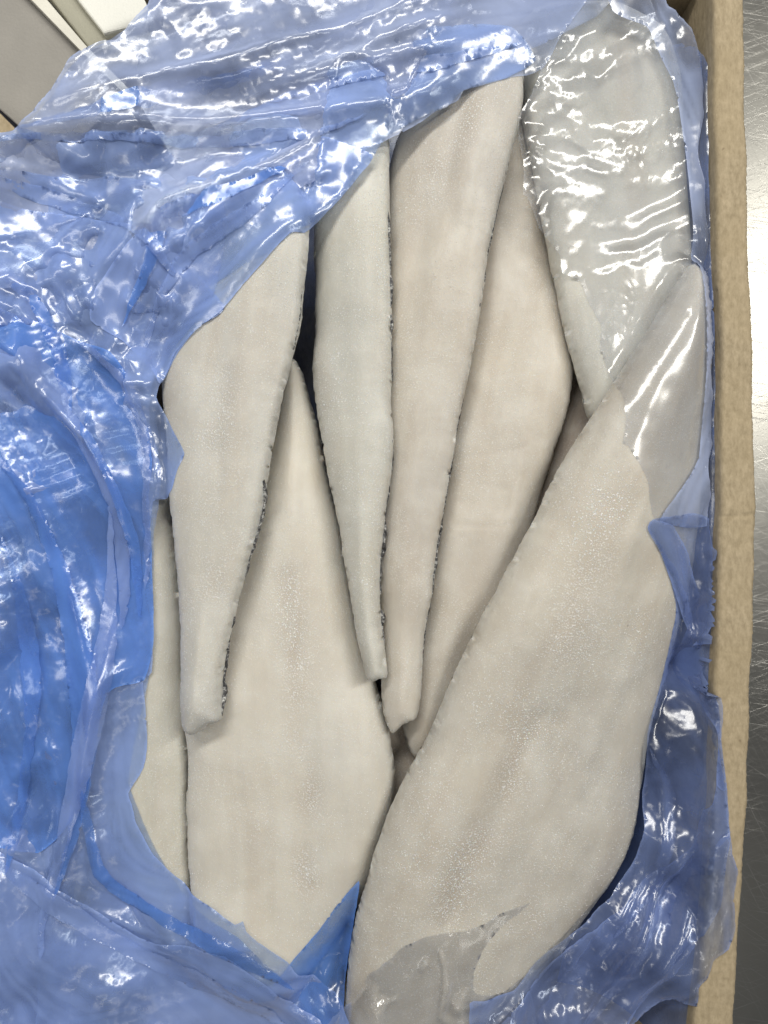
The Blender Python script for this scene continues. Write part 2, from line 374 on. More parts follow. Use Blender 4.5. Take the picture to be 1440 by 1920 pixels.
M_PALE = plain_material('pale_carton_edge', (0.72, 0.70, 0.62), 0.7, 30)
M_BEIGE = plain_material('beige_grey_board', (0.37, 0.36, 0.29), 0.7, 20)
M_WHITE = plain_material('white_board', (0.74, 0.74, 0.69), 0.6, 20, .04)
ct = thing('pale_carton', 'pale carton with shade put into its grey lid colour and a pale rim at the upper left corner beyond the bag', 'carton')
slab('lid', [(-300, -190), (-130, -190), (58, 0), (148, 92), (230, 175), (110, 310), (28, 231), (-2, 205), (-300, -80)], FLOOR-9, -12, M_GREY, ct)
slab('rim', [(-128, -190), (-98, -190), (85, -5), (162, 86), (250, 175), (232, 175), (148, 92), (58, 0)], FLOOR-9, -6, M_PALE, ct)
ct = thing('white_crate', 'white topped crate with a beige border behind the pale carton', 'crate')
slab('border', [(-60, -190), (90, -8), (166, 90), (280, 100), (420, 40), (420, -190)], FLOOR-9, -36, M_BEIGE, ct)
slab('lid', [(20, -190), (145, 0), (194, 63), (232, 54), (420, 10), (420, -190)], -36.5, -30, M_WHITE, ct)

# ------------------------------------------------------------------ fish fillets
S = np.full(GX.shape, FLOOR)              # height of what already lies in the box
FLESH = {}
def fillet(label, pts, ze, T, R, seed, axis, tone=(0.70, 0.655, 0.56), grey=(0.60, 0.60, 0.60), frost=0.4,
           drape=0.5, skin=None, grooves=(), tilt=(0, 0), nfrost=1500, lump=1.0, step=1.6):
    root = thing('fish_fillet', label, 'fish fillet')
    ep = np.array(pts, float)
    poly = catmull(P(ep[:, 0], ep[:, 1], ze), 1.6, cs=.6); poly = jag(poly, 0.35, seed)
    X, Y, d, good = snapped_grid(poly, step, rot=0.0, jit=0.15, seed=seed)
    # raster distance for a blurred dome
    x0, y0 = poly.min(0)-8; x1, y1 = poly.max(0)+8
    ix = (XS > x0) & (XS < x1); iy = (YS > y0) & (YS < y1)
    sub = np.ix_(iy, ix); D, _, _ = signed_dist(poly, GX[sub], GY[sub])
    u = np.clip(D/R, 0, 1); prof = np.sqrt(np.clip(1-(1-u)**2.3, 0, 1))
    full = np.zeros(GX.shape); full[sub] = prof
    full = np.where(full > 0, 0.55*full+0.45*np.minimum(blur(full, 5)*1.02, 1), 0)
    c = poly.mean(0)
    lumpf = (noise(26, seed)*1.3+noise(9, seed+1)*0.28+noise(3.2, seed+4)*0.07)*lump
    base = ze+(GX-c[0])*tilt[0]+(GY-c[1])*tilt[1]
    sup = blur(S, 22)
    mask = np.zeros(GX.shape); mask[sub] = (D > -1)
    off = (sup*mask).sum()/mask.sum()
    step0 = np.zeros(GX.shape); step0[sub] = np.clip(D/1.6, 0, 1)**.6
    ax = P(*zip(*axis)); t = ax[1]-ax[0]; Lx = np.linalg.norm(t); t /= Lx; nn = np.array([-t[1], t[0]])
    sU = (GX-ax[0][0])*t[0]+(GY-ax[0][1])*t[1]; sV = (GX-ax[0][0])*nn[0]+(GY-ax[0][1])*nn[1]
    fib = samp(noise(4.0, seed+21), sU*0.16, sV*1.0+3*noise(40, seed+22))*0.32+samp(noise(2.0, seed+23), sU*0.22, sV)*0.10
    Z = base+drape*(sup-off)*0.5+4.5*step0+T*full+(lumpf*.8+fib)*full
    seam = np.zeros(GX.shape)
    for gp, depth, width in grooves:
        gq = catmull(P(np.array(gp)[:, 0], np.array(gp)[:, 1], ze+T), 3, closed=False)
        dd = np.full(GX.shape, 1e9)
        for q in gq: dd = np.minimum(dd, (GX-q[0])**2+(GY-q[1])**2)
        Z = Z-depth*np.exp(-dd/(2*width**2))*full
        if width > 2: seam = np.maximum(seam, np.exp(-dd/(2*(width*1.1)**2))*min(1, depth)*np.clip(.55+.5*noise(9, seed+60), 0, 1))
    Z = np.where(mask > 0, np.maximum(Z, np.minimum(S, 1e6)+3.0*np.minimum(full*3, 1)), Z)
    ztop = samp(Z, X, Y); zb = samp(base+drape*(sup-off)*0.5, X, Y)-1.0-3.0*np.clip(d/14, 0, 1)
    # an under-cut edge: bottom shrinks inward a little
    V = np.stack([X, Y, ztop], -1).reshape(-1, 3); F = grid_faces(good)
    Vt, Ft, used = compact(V, F); Vb = Vt.copy(); Vb[:, 2] = np.minimum(zb.ravel()[used], Vt[:, 2]-1.5)
    Vb[:, :2] = c+(Vb[:, :2]-c)*0.985
    n = len(Vt)
    E = np.concatenate([Ft[:, [0, 1]], Ft[:, [1, 2]], Ft[:, [2, 0]]]); key = np.sort(E, 1)
    kk = key[:, 0].astype(np.int64)*n+key[:, 1]; _, inv, cnt = np.unique(kk, return_inverse=True, return_counts=True)
    be = E[cnt[inv] == 1]
    side = np.concatenate([np.stack([be[:, 1], be[:, 0], be[:, 0]+n], -1), np.stack([be[:, 1], be[:, 0]+n, be[:, 1]+n], -1)])
    allV = np.concatenate([Vt, Vb]); allF = np.concatenate([Ft, Ft[:, ::-1]+n, side])
    ax = P(*zip(*axis)); t = ax[1]-ax[0]; Lx = np.linalg.norm(t); t /= Lx; nn = np.array([-t[1], t[0]])
    rel = allV[:, :2]-ax[0]; uv = np.stack([rel@t/300, rel@nn/300], -1)
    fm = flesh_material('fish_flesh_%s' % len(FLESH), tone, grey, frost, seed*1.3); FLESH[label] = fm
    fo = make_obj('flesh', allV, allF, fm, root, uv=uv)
    dvv = np.clip(d.ravel()[used], 0, None); dvv = np.exp(-dvv/2.2); ra = fo.data.attributes.new('rim', 'FLOAT', 'POINT')
    ra.data.foreach_set('value', np.concatenate([dvv, dvv]).astype(np.float32))
    rb = fo.data.attributes.new('seam', 'FLOAT', 'POINT'); rb.data.foreach_set('value', samp(seam, allV[:, 0], allV[:, 1]).astype(np.float32))
    if skin:
        # dark skin under the flesh, its torn rim showing along the given runs of the outline
        rim = []
        for a, b, wd in skin:
            q = catmull(P(np.array(a)[:, 0], np.array(a)[:, 1], ze), 1.2, closed=False)
            r = np.random.default_rng(seed+len(rim)); m = len(q)
            tt = np.gradient(q, axis=0); tt /= np.linalg.norm(tt, axis=1)[:, None]+1e-9; no = np.stack([tt[:, 1], -tt[:, 0]], -1)*b
            nz = np.convolve(r.standard_normal(m+20), np.hanning(13)/6, 'same')[10:-10]; ws = wd*(np.clip(0.7+1.1*nz, 0.05, 2.0))*np.sin(np.linspace(0.05, math.pi-.05, m))**.4
            zz = samp(Z, q[:, 0], q[:, 1])
            rows = [np.column_stack([q-no*2.2, zz-1.4]), np.column_stack([q+no*0.05*0, zz-0.5+.12*nz]), np.column_stack([q+no*ws[:, None]*.6, zz-0.7+.3*nz]), np.column_stack([q+no*ws[:, None], zz-1.8]), np.column_stack([q+no*ws[:, None]*.3, zz-3.6]), np.column_stack([q-no*2.0, zz-3.0])]
            k = len(rows); A = np.stack(rows, 1).reshape(-1, 3); idx = np.arange(m*k).reshape(m, k)
            f = np.stack([idx[:-1, :-1], idx[:-1, 1:], idx[1:, 1:], idx[1:, :-1]], -1).reshape(-1, 4)
            rim.append((A, f))
        for A, f in rim: make_obj('skin', A, f, M_SKIN, root)
    # frost crystals: tiny glassy chips lying on the surface
    r = np.random.default_rng(seed+50); pn = noise(7, seed+9)
    tri = Vt[Ft[r.integers(0, len(Ft), nfrost*6)]]; bc = r.dirichlet((1, 1, 1), len(tri)); q = (tri*bc[:, :, None]).sum(1)
    keep = r.random(len(q)) < 1/(1+np.exp(-1.6*samp(pn, q[:, 0], q[:, 1])+0.6)); q = q[keep][:nfrost*2]
    sz = 0.13+0.24*r.random(len(q))**3; an = r.uniform(0, 6.28, len(q))
    vs = []
    for k in range(3):
        a = an+k*2.09+r.normal(0, .4, len(q)); vs.append(q+np.stack([np.cos(a)*sz, np.sin(a)*sz, r.uniform(0, .12, len(q))], -1))
    vs.append(q+np.stack([np.zeros(len(q)), np.zeros(len(q)), sz*.9+.1], -1))
    A = np.stack(vs, 1).reshape(-1, 3); b = np.arange(len(q))[:, None]*4
    f = np.concatenate([b+np.array([[0, 1, 3]]), b+np.array([[1, 2, 3]]), b+np.array([[2, 0, 3]])])
    fo = make_obj('frost_crystals', A, f, M_FROST, root, smooth=False); fo['kind'] = 'stuff'
    upd = np.zeros(GX.shape, bool); upd[sub] = D > 0
    S[upd] = np.maximum(S, Z)[upd]
    return root

CR = (0.72, 0.665, 0.55); GR = (0.60, 0.60, 0.59)
# ------------------------------------------------------------------ plastic film: guide surface, folds along strokes, then a relaxation that buckles it
bag = thing('plastic_bag', 'crumpled translucent blue plastic bag torn open over the frozen fillets', 'plastic bag')
STROKES = [
 ([(40, 252), (200, 248), (350, 248), (520, 235), (700, 200), (870, 145)], 9, 22),
 ([(20, 240), (160, 205), (310, 165), (450, 138), (560, 95), (720, 50), (860, 0)], 5, 20),
 ([(60, 205), (200, 120), (330, 30), (420, -40)], 5, 22),
 ([(100, 150), (240, 70), (330, -20)], 5, 16),
 ([(330, 160), (560, 150), (820, 60), (1000, 20)], 4, 22),
 ([(500, 180), (700, 130), (880, 100), (960, 60)], 4, 14),
 ([(600, 262), (520, 315), (430, 352), (310, 400), (285, 480), (235, 600)], 9, 18),
 ([(690, 295), (640, 372), (590, 412), (500, 470), (420, 560), (335, 645)], 6, 14),
 ([(250, 600), (300, 500), (390, 430), (520, 335)], 6, 15),
 ([(180, 520), (250, 450), (290, 420)], 5, 14),
 ([(-20, 300), (200, 330), (400, 300), (600, 270)], -6, 30),
 ([(0, 650), (80, 735), (170, 850), (215, 980), (225, 1060)], 9, 20),
 ([(90, 745), (140, 800), (190, 870), (225, 960), (240, 1010)], 6, 10),
 ([(150, 640), (235, 720), (285, 850), (280, 960)], 8, 18),
 ([(0, 850), (60, 950), (110, 1080), (150, 1250), (160, 1400), (140, 1550)], 9, 18),
 ([(200, 960), (205, 1100), (190, 1250), (150, 1420), (110, 1600), (75, 1720)], 9, 18),
 ([(265, 1265), (200, 1300), (170, 1400)], 7, 14),
 ([(30, 560), (60, 700), (70, 760)], 6, 14), ([(270, 1000), (262, 1120), (270, 1230)], 6, 10),
 ([(0, 1600), (100, 1700), (250, 1790), (400, 1860), (540, 1930)], 9, 20),
 ([(150, 1500), (180, 1650), (300, 1720), (450, 1800), (560, 1860)], 6, 18),
 ([(180, 1800), (260, 1815), (380, 1790), (490, 1790)], 5, 10),
 ([(250, 1560), (330, 1660), (450, 1760), (560, 1860)], 5, 13),
 ([(1368, 1560), (1290, 1620), (1240, 1700), (1180, 1800), (1110, 1920)], 8, 14),
 ([(1330, 1620), (1270, 1760), (1180, 1900)], 7, 10), ([(1380, 1560), (1345, 1720), (1320, 1800)], 6, 10),
 ([(1215, 990), (1250, 1030), (1290, 1120), (1312, 1200), (1332, 1300), (1350, 1420)], 8, 9),
 ([(1225, 0), (1270, 130), (1300, 300), (1312, 450), (1330, 620)], 3, 12),
 ([(1330, 850), (1328, 960), (1340, 1100)], 5, 10), ([(1215, 1370), (1260, 1500), (1240, 1640), (1150, 1760)], 6, 14),
 ([(1090, 1760), (1000, 1850), (940, 1960)], 6, 12),
 ([(700, 1880), (760, 1850), (800, 1790)], 5, 8), ([(820, 1900), (835, 1830), (830, 1770)], 5, 7), ([(900, 1800), (940, 1740), (985, 1692)], 4, 7),
 ([(668, 1670), (640, 1760), (600, 1880)], 5, 8), ([(560, 1800), (600, 1880), (640, 1960)], 4, 8),
]
# flow direction field from the strokes
def flow_field():
    W = np.full(GX.shape, 1e-9); C2 = np.zeros(GX.shape); S2 = np.zeros(GX.shape)
    for pts, hgt, wd in STROKES:
        a = np.array(pts, float); q = catmull(P(a[:, 0], a[:, 1], 25), 6, closed=False)
        t = np.gradient(q, axis=0); th = np.arctan2(t[:, 1], t[:, 0])
        for (x, y), h_ in zip(q[::2], th[::2]):
            wgt = 1/((GX-x)**2+(GY-y)**2+30)**1.6
            W += wgt; C2 += wgt*np.cos(2*h_); S2 += wgt*np.sin(2*h_)
    th = 0.5*np.arctan2(S2, C2); return th
FIELD = {}
def lic(seed, s, steps, wob=0.35):
    """streaked noise running along the flow"""
    if 'th' not in FIELD: FIELD['th'] = flow_field()
    th = FIELD['th']+wob*noise(22, seed+77)
    n = noise(s, seed); cx, sx = np.cos(th), np.sin(th); acc = n.copy()
    for sg in (1, -1):
        x, y = GX.copy(), GY.copy(); px, py = cx*sg, sx*sg
        for k in range(steps):
            vx, vy = samp(cx, x, y), samp(sx, x, y); fl = np.where(vx*px+vy*py < 0, -1, 1); vx, vy = vx*fl, vy*fl
            x = x+vx*2.0; y = y+vy*2.0; px, py = vx, vy
            acc += samp(n, x, y)*(1-k/steps)
    return acc/acc.std()
def cached(seed, s, k):
    if ('n', seed) not in FIELD: FIELD[('n', seed)] = noise(s, seed)
    return FIELD[('n', seed)]
def cached_lic(seed, s, steps, wob=0.35):
    if seed not in FIELD: FIELD[seed] = lic(seed, s, steps, wob)
    return FIELD[seed]
def stroke_height(scale=1.0, only=None, seed=0, shift=0.0):
    Z = np.zeros(GX.shape); r = np.random.default_rng(seed)
    for k, (pts, hgt, wd) in enumerate(STROKES):
        a = np.array(pts, float); off = r.normal(0, shift, 2)
        q = catmull(P(a[:, 0]+off[0], a[:, 1]+off[1], 25), 2.5, closed=False); wmm = wd*K*r.uniform(.8, 1.2)
        x0, y0 = q.min(0)-wmm*5; x1, y1 = q.max(0)+wmm*5
        ix = np.where((XS > x0) & (XS < x1))[0]; iy = np.where((YS > y0) & (YS < y1))[0]
        if not len(ix) or not len(iy): continue
        sl = (slice(iy[0], iy[-1]+1), slice(ix[0], ix[-1]+1)); gx, gy = GX[sl], GY[sl]
        best = np.full(gx.shape, 1e9); tp = np.zeros(gx.shape)
        for i, p in enumerate(q):
            d = (gx-p[0])**2+(gy-p[1])**2; m = d < best; best[m] = d[m]; tp[m] = i/len(q)
        d = np.sqrt(best)
        Z[sl] = Z[sl]+hgt*scale*np.exp(-d/wmm)*(0.25+0.75*np.sin(np.pi*np.clip(tp, 0.02, .98))**.6)
    return Z
def creases(seed, n=230):
    """long straight-ish creases following the flow, each with a sharp crest and tapering ends"""
    if ('k', seed) in FIELD: return FIELD[('k', seed)]
    r = np.random.default_rng(seed+300); Z = np.zeros(GX.shape); th = FIELD['th']; c2, s2 = np.cos(th), np.sin(th)
    for k in range(n):
        p = np.array([r.uniform(-250, 210), r.uniform(-330, 330)]); L_ = r.choice([25, 45, 80, 130], p=[.35, .3, .2, .15])*r.uniform(.7, 1.3)
        da = r.normal(0, .28); pts = [p]; v = None; m = int(L_/2)
        for i in range(m):
            d = np.array([samp(c2, p[0], p[1]), samp(s2, p[0], p[1])]); d = d/np.linalg.norm(d)
            d = np.array([d[0]*math.cos(da)-d[1]*math.sin(da), d[0]*math.sin(da)+d[1]*math.cos(da)])
            if v is None: v = d*r.choice([-1, 1])
            if d@v < 0: d = -d
            v = 0.85*v+0.15*d; v /= np.linalg.norm(v); p = p+2*v; pts.append(p)
        q = np.array(pts); w_ = r.uniform(1.6, 5.0)*(1+L_/120); h_ = w_*r.uniform(.16, .42)*r.choice([1, 1, -1])
        x0, y0 = q.min(0)-w_*4; x1, y1 = q.max(0)+w_*4
        ix = np.where((XS > x0) & (XS < x1))[0]; iy = np.where((YS > y0) & (YS < y1))[0]
        if len(ix) < 3 or len(iy) < 3: continue
        sl = (slice(iy[0], iy[-1]+1), slice(ix[0], ix[-1]+1)); gx, gy = GX[sl], GY[sl]; best = np.full(gx.shape, 1e9); tp = np.zeros(gx.shape)
        for i, a in enumerate(q):
            d = (gx-a[0])**2+(gy-a[1])**2; mm = d < best; best[mm] = d[mm]; tp[mm] = i/m
        d = np.maximum(np.sqrt(best)-.5, 0); one = 1.0
        Z[sl] += h_*np.maximum(np.exp(-d/w_)-.03, 0)*np.sin(np.pi*np.clip(tp, .01, .99))**.8
    FIELD[('k', seed)] = Z; return Z
def relax(q, good, comp, iters, guide, kz, kxy, seed, bend=0.25, floor=None, inflate=0.0):
    """stretch-resisting sheet whose rest size is larger than its outline: it buckles into creases"""
    f = np.float32; q = q.astype(f); g = guide.astype(f); m = good.astype(f)
    r = np.random.default_rng(seed)
    offs = [((0, 1), 1.0), ((1, 0), 1.0), ((1, 1), .8), ((1, -1), .8), ((0, 3), bend), ((3, 0), bend), ((2, 2), bend*.6), ((2, -2), bend*.6)]
    cons = []
    def sl(o, n): return (slice(0, n-o), slice(o, n)) if o >= 0 else (slice(-o, n), slice(0, n+o))
    hN, wN = q.shape[:2]
    for (di, dj), k in offs:
        a0, b0 = sl(di, hN); a1, b1 = sl(dj, wN); A = (a0, a1); B = (b0, b1)
        rest = np.linalg.norm(g[A]-g[B], axis=-1)
        cc = comp if np.isscalar(comp) else 0.5*(comp[A]+comp[B])
        rest = rest*(1+cc)*(1+0.006*r.standard_normal(rest.shape)).astype(f)
        mm = (m[A]*m[B])[..., None]*k; cons.append((A, B, rest.astype(f), mm.astype(f), abs(di)+abs(dj) > 2))
    cnt = np.zeros(q.shape[:2]+(1,), f)
    for A, B, rest, mm, bd in cons: cnt[A] += mm; cnt[B] += mm
    cnt = 1.0/np.maximum(cnt, 1); v = np.zeros_like(q)
    for it in range(iters):
        dq = np.zeros_like(q)
        for A, B, rest, mm, bd in cons:
            e = q[B]-q[A]; L_ = np.sqrt((e*e).sum(-1))+1e-6
            s = (L_-rest)/L_*0.5
            if bd: s = np.minimum(s, 0)
            d = e*s[..., None]*mm; dq[A] += d; dq[B] -= d
        step = dq*cnt*1.7
        v = 0.80*v+step; q = q+v
        q[..., 2] += (g[..., 2]-q[..., 2])*kz; q[..., :2] += (g[..., :2]-q[..., :2])*kxy
        if floor is not None and it % 4 == 3:
            fz = samp(floor, q[..., 0], q[..., 1])+0.5; low = q[..., 2] < fz
            q[..., 2] = np.where(low, fz, q[..., 2]); v[..., 2] = np.where(low, 0, v[..., 2])
    return q
CTRL_Z = []   # px, py, z the film hangs at where nothing carries it
def level(ctrl):
    W = np.full(GX.shape, 1e-12); A = np.zeros(GX.shape)
    for px, py, z in ctrl:
        x, y = P(px, py, z); wgt = 1/((GX-x)**2+(GY-y)**2+60)**1.5; W += wgt; A += wgt*z
    return A/W
def crumple(seed, lo=12.0, hi=80.0, n=11, slope=0.11):
    """flat facets meeting in straight creases that start and stop"""
    if ('c', seed) in FIELD: return FIELD[('c', seed)]
    r = np.random.default_rng(seed+900); Z = np.zeros(GX.shape); wx_, wy_ = GX+6*noise(30, seed+901), GY+6*noise(30, seed+902)
    th = FIELD['th']
    for k in range(n):
        lam = hi*(lo/hi)**(k/(n-1)); a = r.uniform(0, math.pi); t = (wx_*math.cos(a)+wy_*math.sin(a))/lam+r.uniform(0, 9)+1.1*Z/lam
        t = t+0.35*noise(lam*1.3, seed+910+k)
        tri = np.abs((t % 1.0)*2-1); tri = np.sqrt(tri**2+0.0002)
        m = np.clip(0.15+1.0*noise(lam*1.1+6, seed+950+k), 0, 1.3)
        Z += lam*slope*m*tri*(1.0 if k < 5 else 0.8)
    Z -= Z.mean(); FIELD[('c', seed)] = Z
    return Z
def ply(name, pts, ctrl, mat_, seed, rot, step=1.5, amp=2.2, comp=0.019, strokes=0.8, iters=60, kz=0.03, on=True, edge_jag=0.25,
        droop=1.5, label=None, lift=0.8, fine=0.35, noff=0.0, env=5.0, clear_floor=True, cling=0.12, crum=1.0, hem=1.1):
    global S
    if isinstance(ctrl, list):
        if id(ctrl) not in FIELD: FIELD[id(ctrl)] = (level(ctrl), ctrl)
        LV = FIELD[id(ctrl)][0]
    else: LV = ctrl
    sup = np.maximum(blur(S, env), S-1.0) if on else np.full(GX.shape, -200.0)
    L1 = None; L2 = cached_lic(10+seed % 3, 1.3, 26, 0.35)
    act = np.clip(0.42+0.5*cached(60+seed % 3, 24, 1), .12, 1.6)
    crease = creases(seed % 5)*act*.8; L2 = L2*act
    Z = np.maximum(LV, sup+lift)
    Z = blur(Z, 2.0)
    wl = np.clip((Z-sup)/12, cling, 1) if on else 1.0        # where it clings, folds are low
    Z = Z+(stroke_height(strokes, seed=seed, shift=noff)*np.clip(wl, .35, 1))+amp*.55*wl*crease+amp*.35*wl*noise(12, seed+5)+0.10*fine*L2*np.clip(wl, .3, 1)
    Z = Z+crum*crumple(seed % 5)*np.clip(wl, .1, 1)
    pp = np.array(pts, float)
    zz = np.full(len(pp), 20.0)
    for _ in range(3):
        wp = P(pp[:, 0], pp[:, 1], zz); zz = samp(Z, wp[:, 0], wp[:, 1])
    poly = catmull(wp, 2.0, cs=.4); poly = jag(poly, edge_jag, seed)
    X, Y, d, good = snapped_grid(poly, step, rot=rot, jit=0.18, seed=seed)
    gz = samp(Z, X, Y)-droop*np.exp(-np.clip(d, 0, None)/2.2)*wl_at(wl, X, Y)
    g = np.stack([X, Y, gz], -1); r = np.random.default_rng(seed)
    q = g.copy(); q[..., 2] += r.normal(0, .12, gz.shape)
    cm = comp*np.clip(1+0.7*samp(noise(14, seed+8), X, Y), 0.15, 2.2)*np.clip(wl_at(wl, X, Y), .35, 1)
    q = relax(q, good, cm, iters, g, kz, 0.02, seed, floor=S if (on and clear_floor) else None)
    gm = good.astype(float)
    for _ in range(1):                                     # film is stiffer than the grid: take out the finest roughness
        acc = np.zeros_like(gz); ct_ = np.zeros_like(gz)
        for dy, dx in ((0, 1), (0, -1), (1, 0), (-1, 0)):
            acc += np.roll(q[..., 2]*gm, (dy, dx), (0, 1)); ct_ += np.roll(gm, (dy, dx), (0, 1))
        q[..., 2] = np.where(ct_ > 0, 0.5*q[..., 2]+0.5*acc/np.maximum(ct_, 1), q[..., 2])
    if on and clear_floor: q[..., 2] = np.maximum(q[..., 2], samp(S, q[..., 0], q[..., 1])+0.35)
    if on:
        wl_x = np.interp(q[..., 1], GY[:, 0], wx_in)-1.4-1.3*np.abs(samp(cached(70, 7, 1), q[..., 0]*0, q[..., 1]))
        q[..., 0] = np.where(q[..., 1] > P(0, 1300, 25)[1], np.minimum(q[..., 0], wl_x), q[..., 0])
    F = grid_faces(good); V, F, used = compact(q.reshape(-1, 3), F); dv = np.clip(d.ravel()[used], 0, None)
    o = make_obj(name, V, F, mat_, bag, uv=V[:, :2]/300)
    ca = o.data.color_attributes.new('wear', 'FLOAT_COLOR', 'POINT')
    lk = samp(cached_lic(10+(seed+1) % 3, 1.3, 26, 0.35), V[:, 0], V[:, 1])
    hz = np.clip(0.95+0.26*np.clip(np.abs(lk)-.7, -.6, 2)+0.30*samp(cached(30+seed % 3, 10, 1.0), V[:, 0], V[:, 1])+0.08*samp(cached(40+seed % 3, 2.6, 1.0), V[:, 0], V[:, 1]), .4, 2.2)*(1+hem*np.exp(-dv/0.7))
    mk = np.clip(0.15+0.85*samp(cached(50+seed % 4, 13, 1.0), V[:, 0], V[:, 1]), 0.04, 1.3)
    ca.data.foreach_set('color', np.stack([hz, mk, mk*0, mk*0+1], -1).astype(np.float32).ravel())
    if label: o['label'] = label
    # what lies on top next must clear this ply
    ji = np.clip(((V[:, 1]-YS[0])/ST).round().astype(int), 0, len(YS)-1); ii = np.clip(((V[:, 0]-XS[0])/ST).round().astype(int), 0, len(XS)-1)
    T = np.full(GX.shape, -1e3); np.maximum.at(T, (ji, ii), V[:, 2]); T = np.maximum(T, np.maximum(np.roll(T, 1, 0), np.roll(T, 1, 1)))
    if on: S = np.where(T > -500, np.maximum(S, np.minimum(T, S+40)), S)
    return o
def wl_at(wl, X, Y): return wl if np.isscalar(wl) else samp(wl, X, Y)
#@LINER
# the part of the bag that lines the box: under the fish and up the right wall
V_, F_ = None, None
ply('liner_sheet', [(-60, -120), (700, -130), (1325, -120), (1330, 500), (1338, 1000), (1325, 1500), (1300, 2100), (700, 2120), (-60, 2100)],
    [(700, 900, FLOOR), (100, 200, FLOOR), (1200, 200, FLOOR), (1200, 1700, FLOOR), (100, 1700, FLOOR)], M_LINER, 11, 0.2, step=3.0, amp=2.5, comp=0.011, strokes=0, iters=25, on=True)
S = np.full(GX.shape, FLOOR)
edge = [(1248, -60), (1254, 5), (1298, 50), (1312, 90), (1326, 125), (1330, 200), (1328, 330), (1334, 500), (1340, 640), (1342, 760), (1342, 880), (1346, 1000), (1338, 1150), (1336, 1270), (1340, 1400), (1340, 1560), (1330, 1700), (1315, 1900), (1300, 2050)]
DW = wx_in[:, None]-GX
ply('liner_side', edge+[(1000, 2050), (1080, 1700), (1130, 1300), (1130, 900), (1100, 500), (1050, 100), (1050, -60)], 22-75*(1-np.exp(-np.clip(DW-3, 0, None)/20)), M_LINER, 12, 0.1, amp=.5, crum=.25, edge_jag=.1, fine=0, comp=0.01, strokes=0.0, iters=30, on=False, kz=.05, droop=0)
S = np.full(GX.shape, FLOOR)
#@FISH
# lowest layer
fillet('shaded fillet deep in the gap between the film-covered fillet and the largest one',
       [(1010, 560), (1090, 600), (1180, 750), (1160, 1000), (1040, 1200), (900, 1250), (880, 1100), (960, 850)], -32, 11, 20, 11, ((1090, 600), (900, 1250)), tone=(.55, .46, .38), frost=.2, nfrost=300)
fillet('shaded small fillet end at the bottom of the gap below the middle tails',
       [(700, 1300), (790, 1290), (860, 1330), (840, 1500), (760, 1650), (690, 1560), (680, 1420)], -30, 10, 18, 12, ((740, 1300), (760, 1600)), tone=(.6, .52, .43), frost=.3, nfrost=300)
fillet('narrow fillet under clear film at the bottom left, below the wide fillet',
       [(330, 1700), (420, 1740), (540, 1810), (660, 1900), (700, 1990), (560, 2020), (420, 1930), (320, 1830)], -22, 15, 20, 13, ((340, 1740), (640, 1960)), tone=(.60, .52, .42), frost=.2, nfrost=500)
fillet('long narrow fillet on the far left, half hidden by the blue bag',
       [(250, 760), (300, 840), (322, 960), (340, 1080), (350, 1220), (356, 1380), (360, 1500), (362, 1600), (364, 1690), (350, 1760), (280, 1720), (215, 1600), (190, 1400), (190, 1100), (200, 850)], -9, 13, 22, 14, ((280, 800), (300, 1700)),
       tone=(.71, .68, .58), frost=.3, skin=[([(352, 1330), (357, 1400), (359, 1500), (363, 1600), (364, 1680)], -1, 1.9)])
fillet('fillet with thin pale cracks, tucked under the left edge of the largest fillet',
       [(900, 220), (985, 200), (1010, 300), (1035, 470), (1060, 610), (1068, 700), (1058, 770), (1032, 850), (1008, 925), (985, 1010), (950, 1130), (890, 1260), (830, 1370), (775, 1410), (750, 1330), (770, 1150), (800, 900), (830, 620), (860, 380)],
       -16, 20, 38, 15, ((960, 260), (800, 1380)), tone=(.70, .63, .52), frost=.4,
       grooves=[([(840, 860), (900, 855), (990, 838)], .5, .8), ([(900, 905), (960, 920), (1000, 915)], .4, .7), ([(850, 985), (930, 985), (985, 975)], .5, .8)])
fillet('pale fillet at the top right, mostly under torn clear film',
       [(960, 60), (953, 130), (968, 195), (985, 290), (1003, 390), (1020, 480), (1040, 590), (1058, 670), (1078, 740), (1092, 788), (1130, 800), (1230, 760), (1290, 640), (1302, 480), (1285, 300), (1275, 150), (1240, 60), (1150, 10), (1030, 10)],
       -4, 17, 30, 16, ((1100, 60), (1150, 780)), tone=(.71, .69, .60), frost=.3)
fillet('wide pale fillet at the lower left with a brown speck near its right edge',
       [(548, 672), (566, 700), (590, 775), (604, 840), (616, 900), (636, 975), (652, 1060), (668, 1140), (690, 1235), (712, 1300), (732, 1370), (741, 1440), (736, 1500), (722, 1545), (704, 1610), (676, 1685), (640, 1740), (590, 1800), (548, 1850), (470, 1850), (400, 1800), (374, 1740), (366, 1665), (361, 1580), (358, 1500), (360, 1420), (354, 1360), (366, 1300), (400, 1200), (440, 1080), (480, 940), (515, 800), (535, 710)],
       -7, 21, 46, 17, ((548, 700), (560, 1800)), tone=(.80, .745, .63), frost=.2, lump=1.2,
       grooves=[([(540, 1080), (560, 1300), (580, 1480), (580, 1650)], 1.1, 5)], nfrost=2600,
       skin=[([(598, 810), (606, 850), (612, 890)], -1, 1.0)])
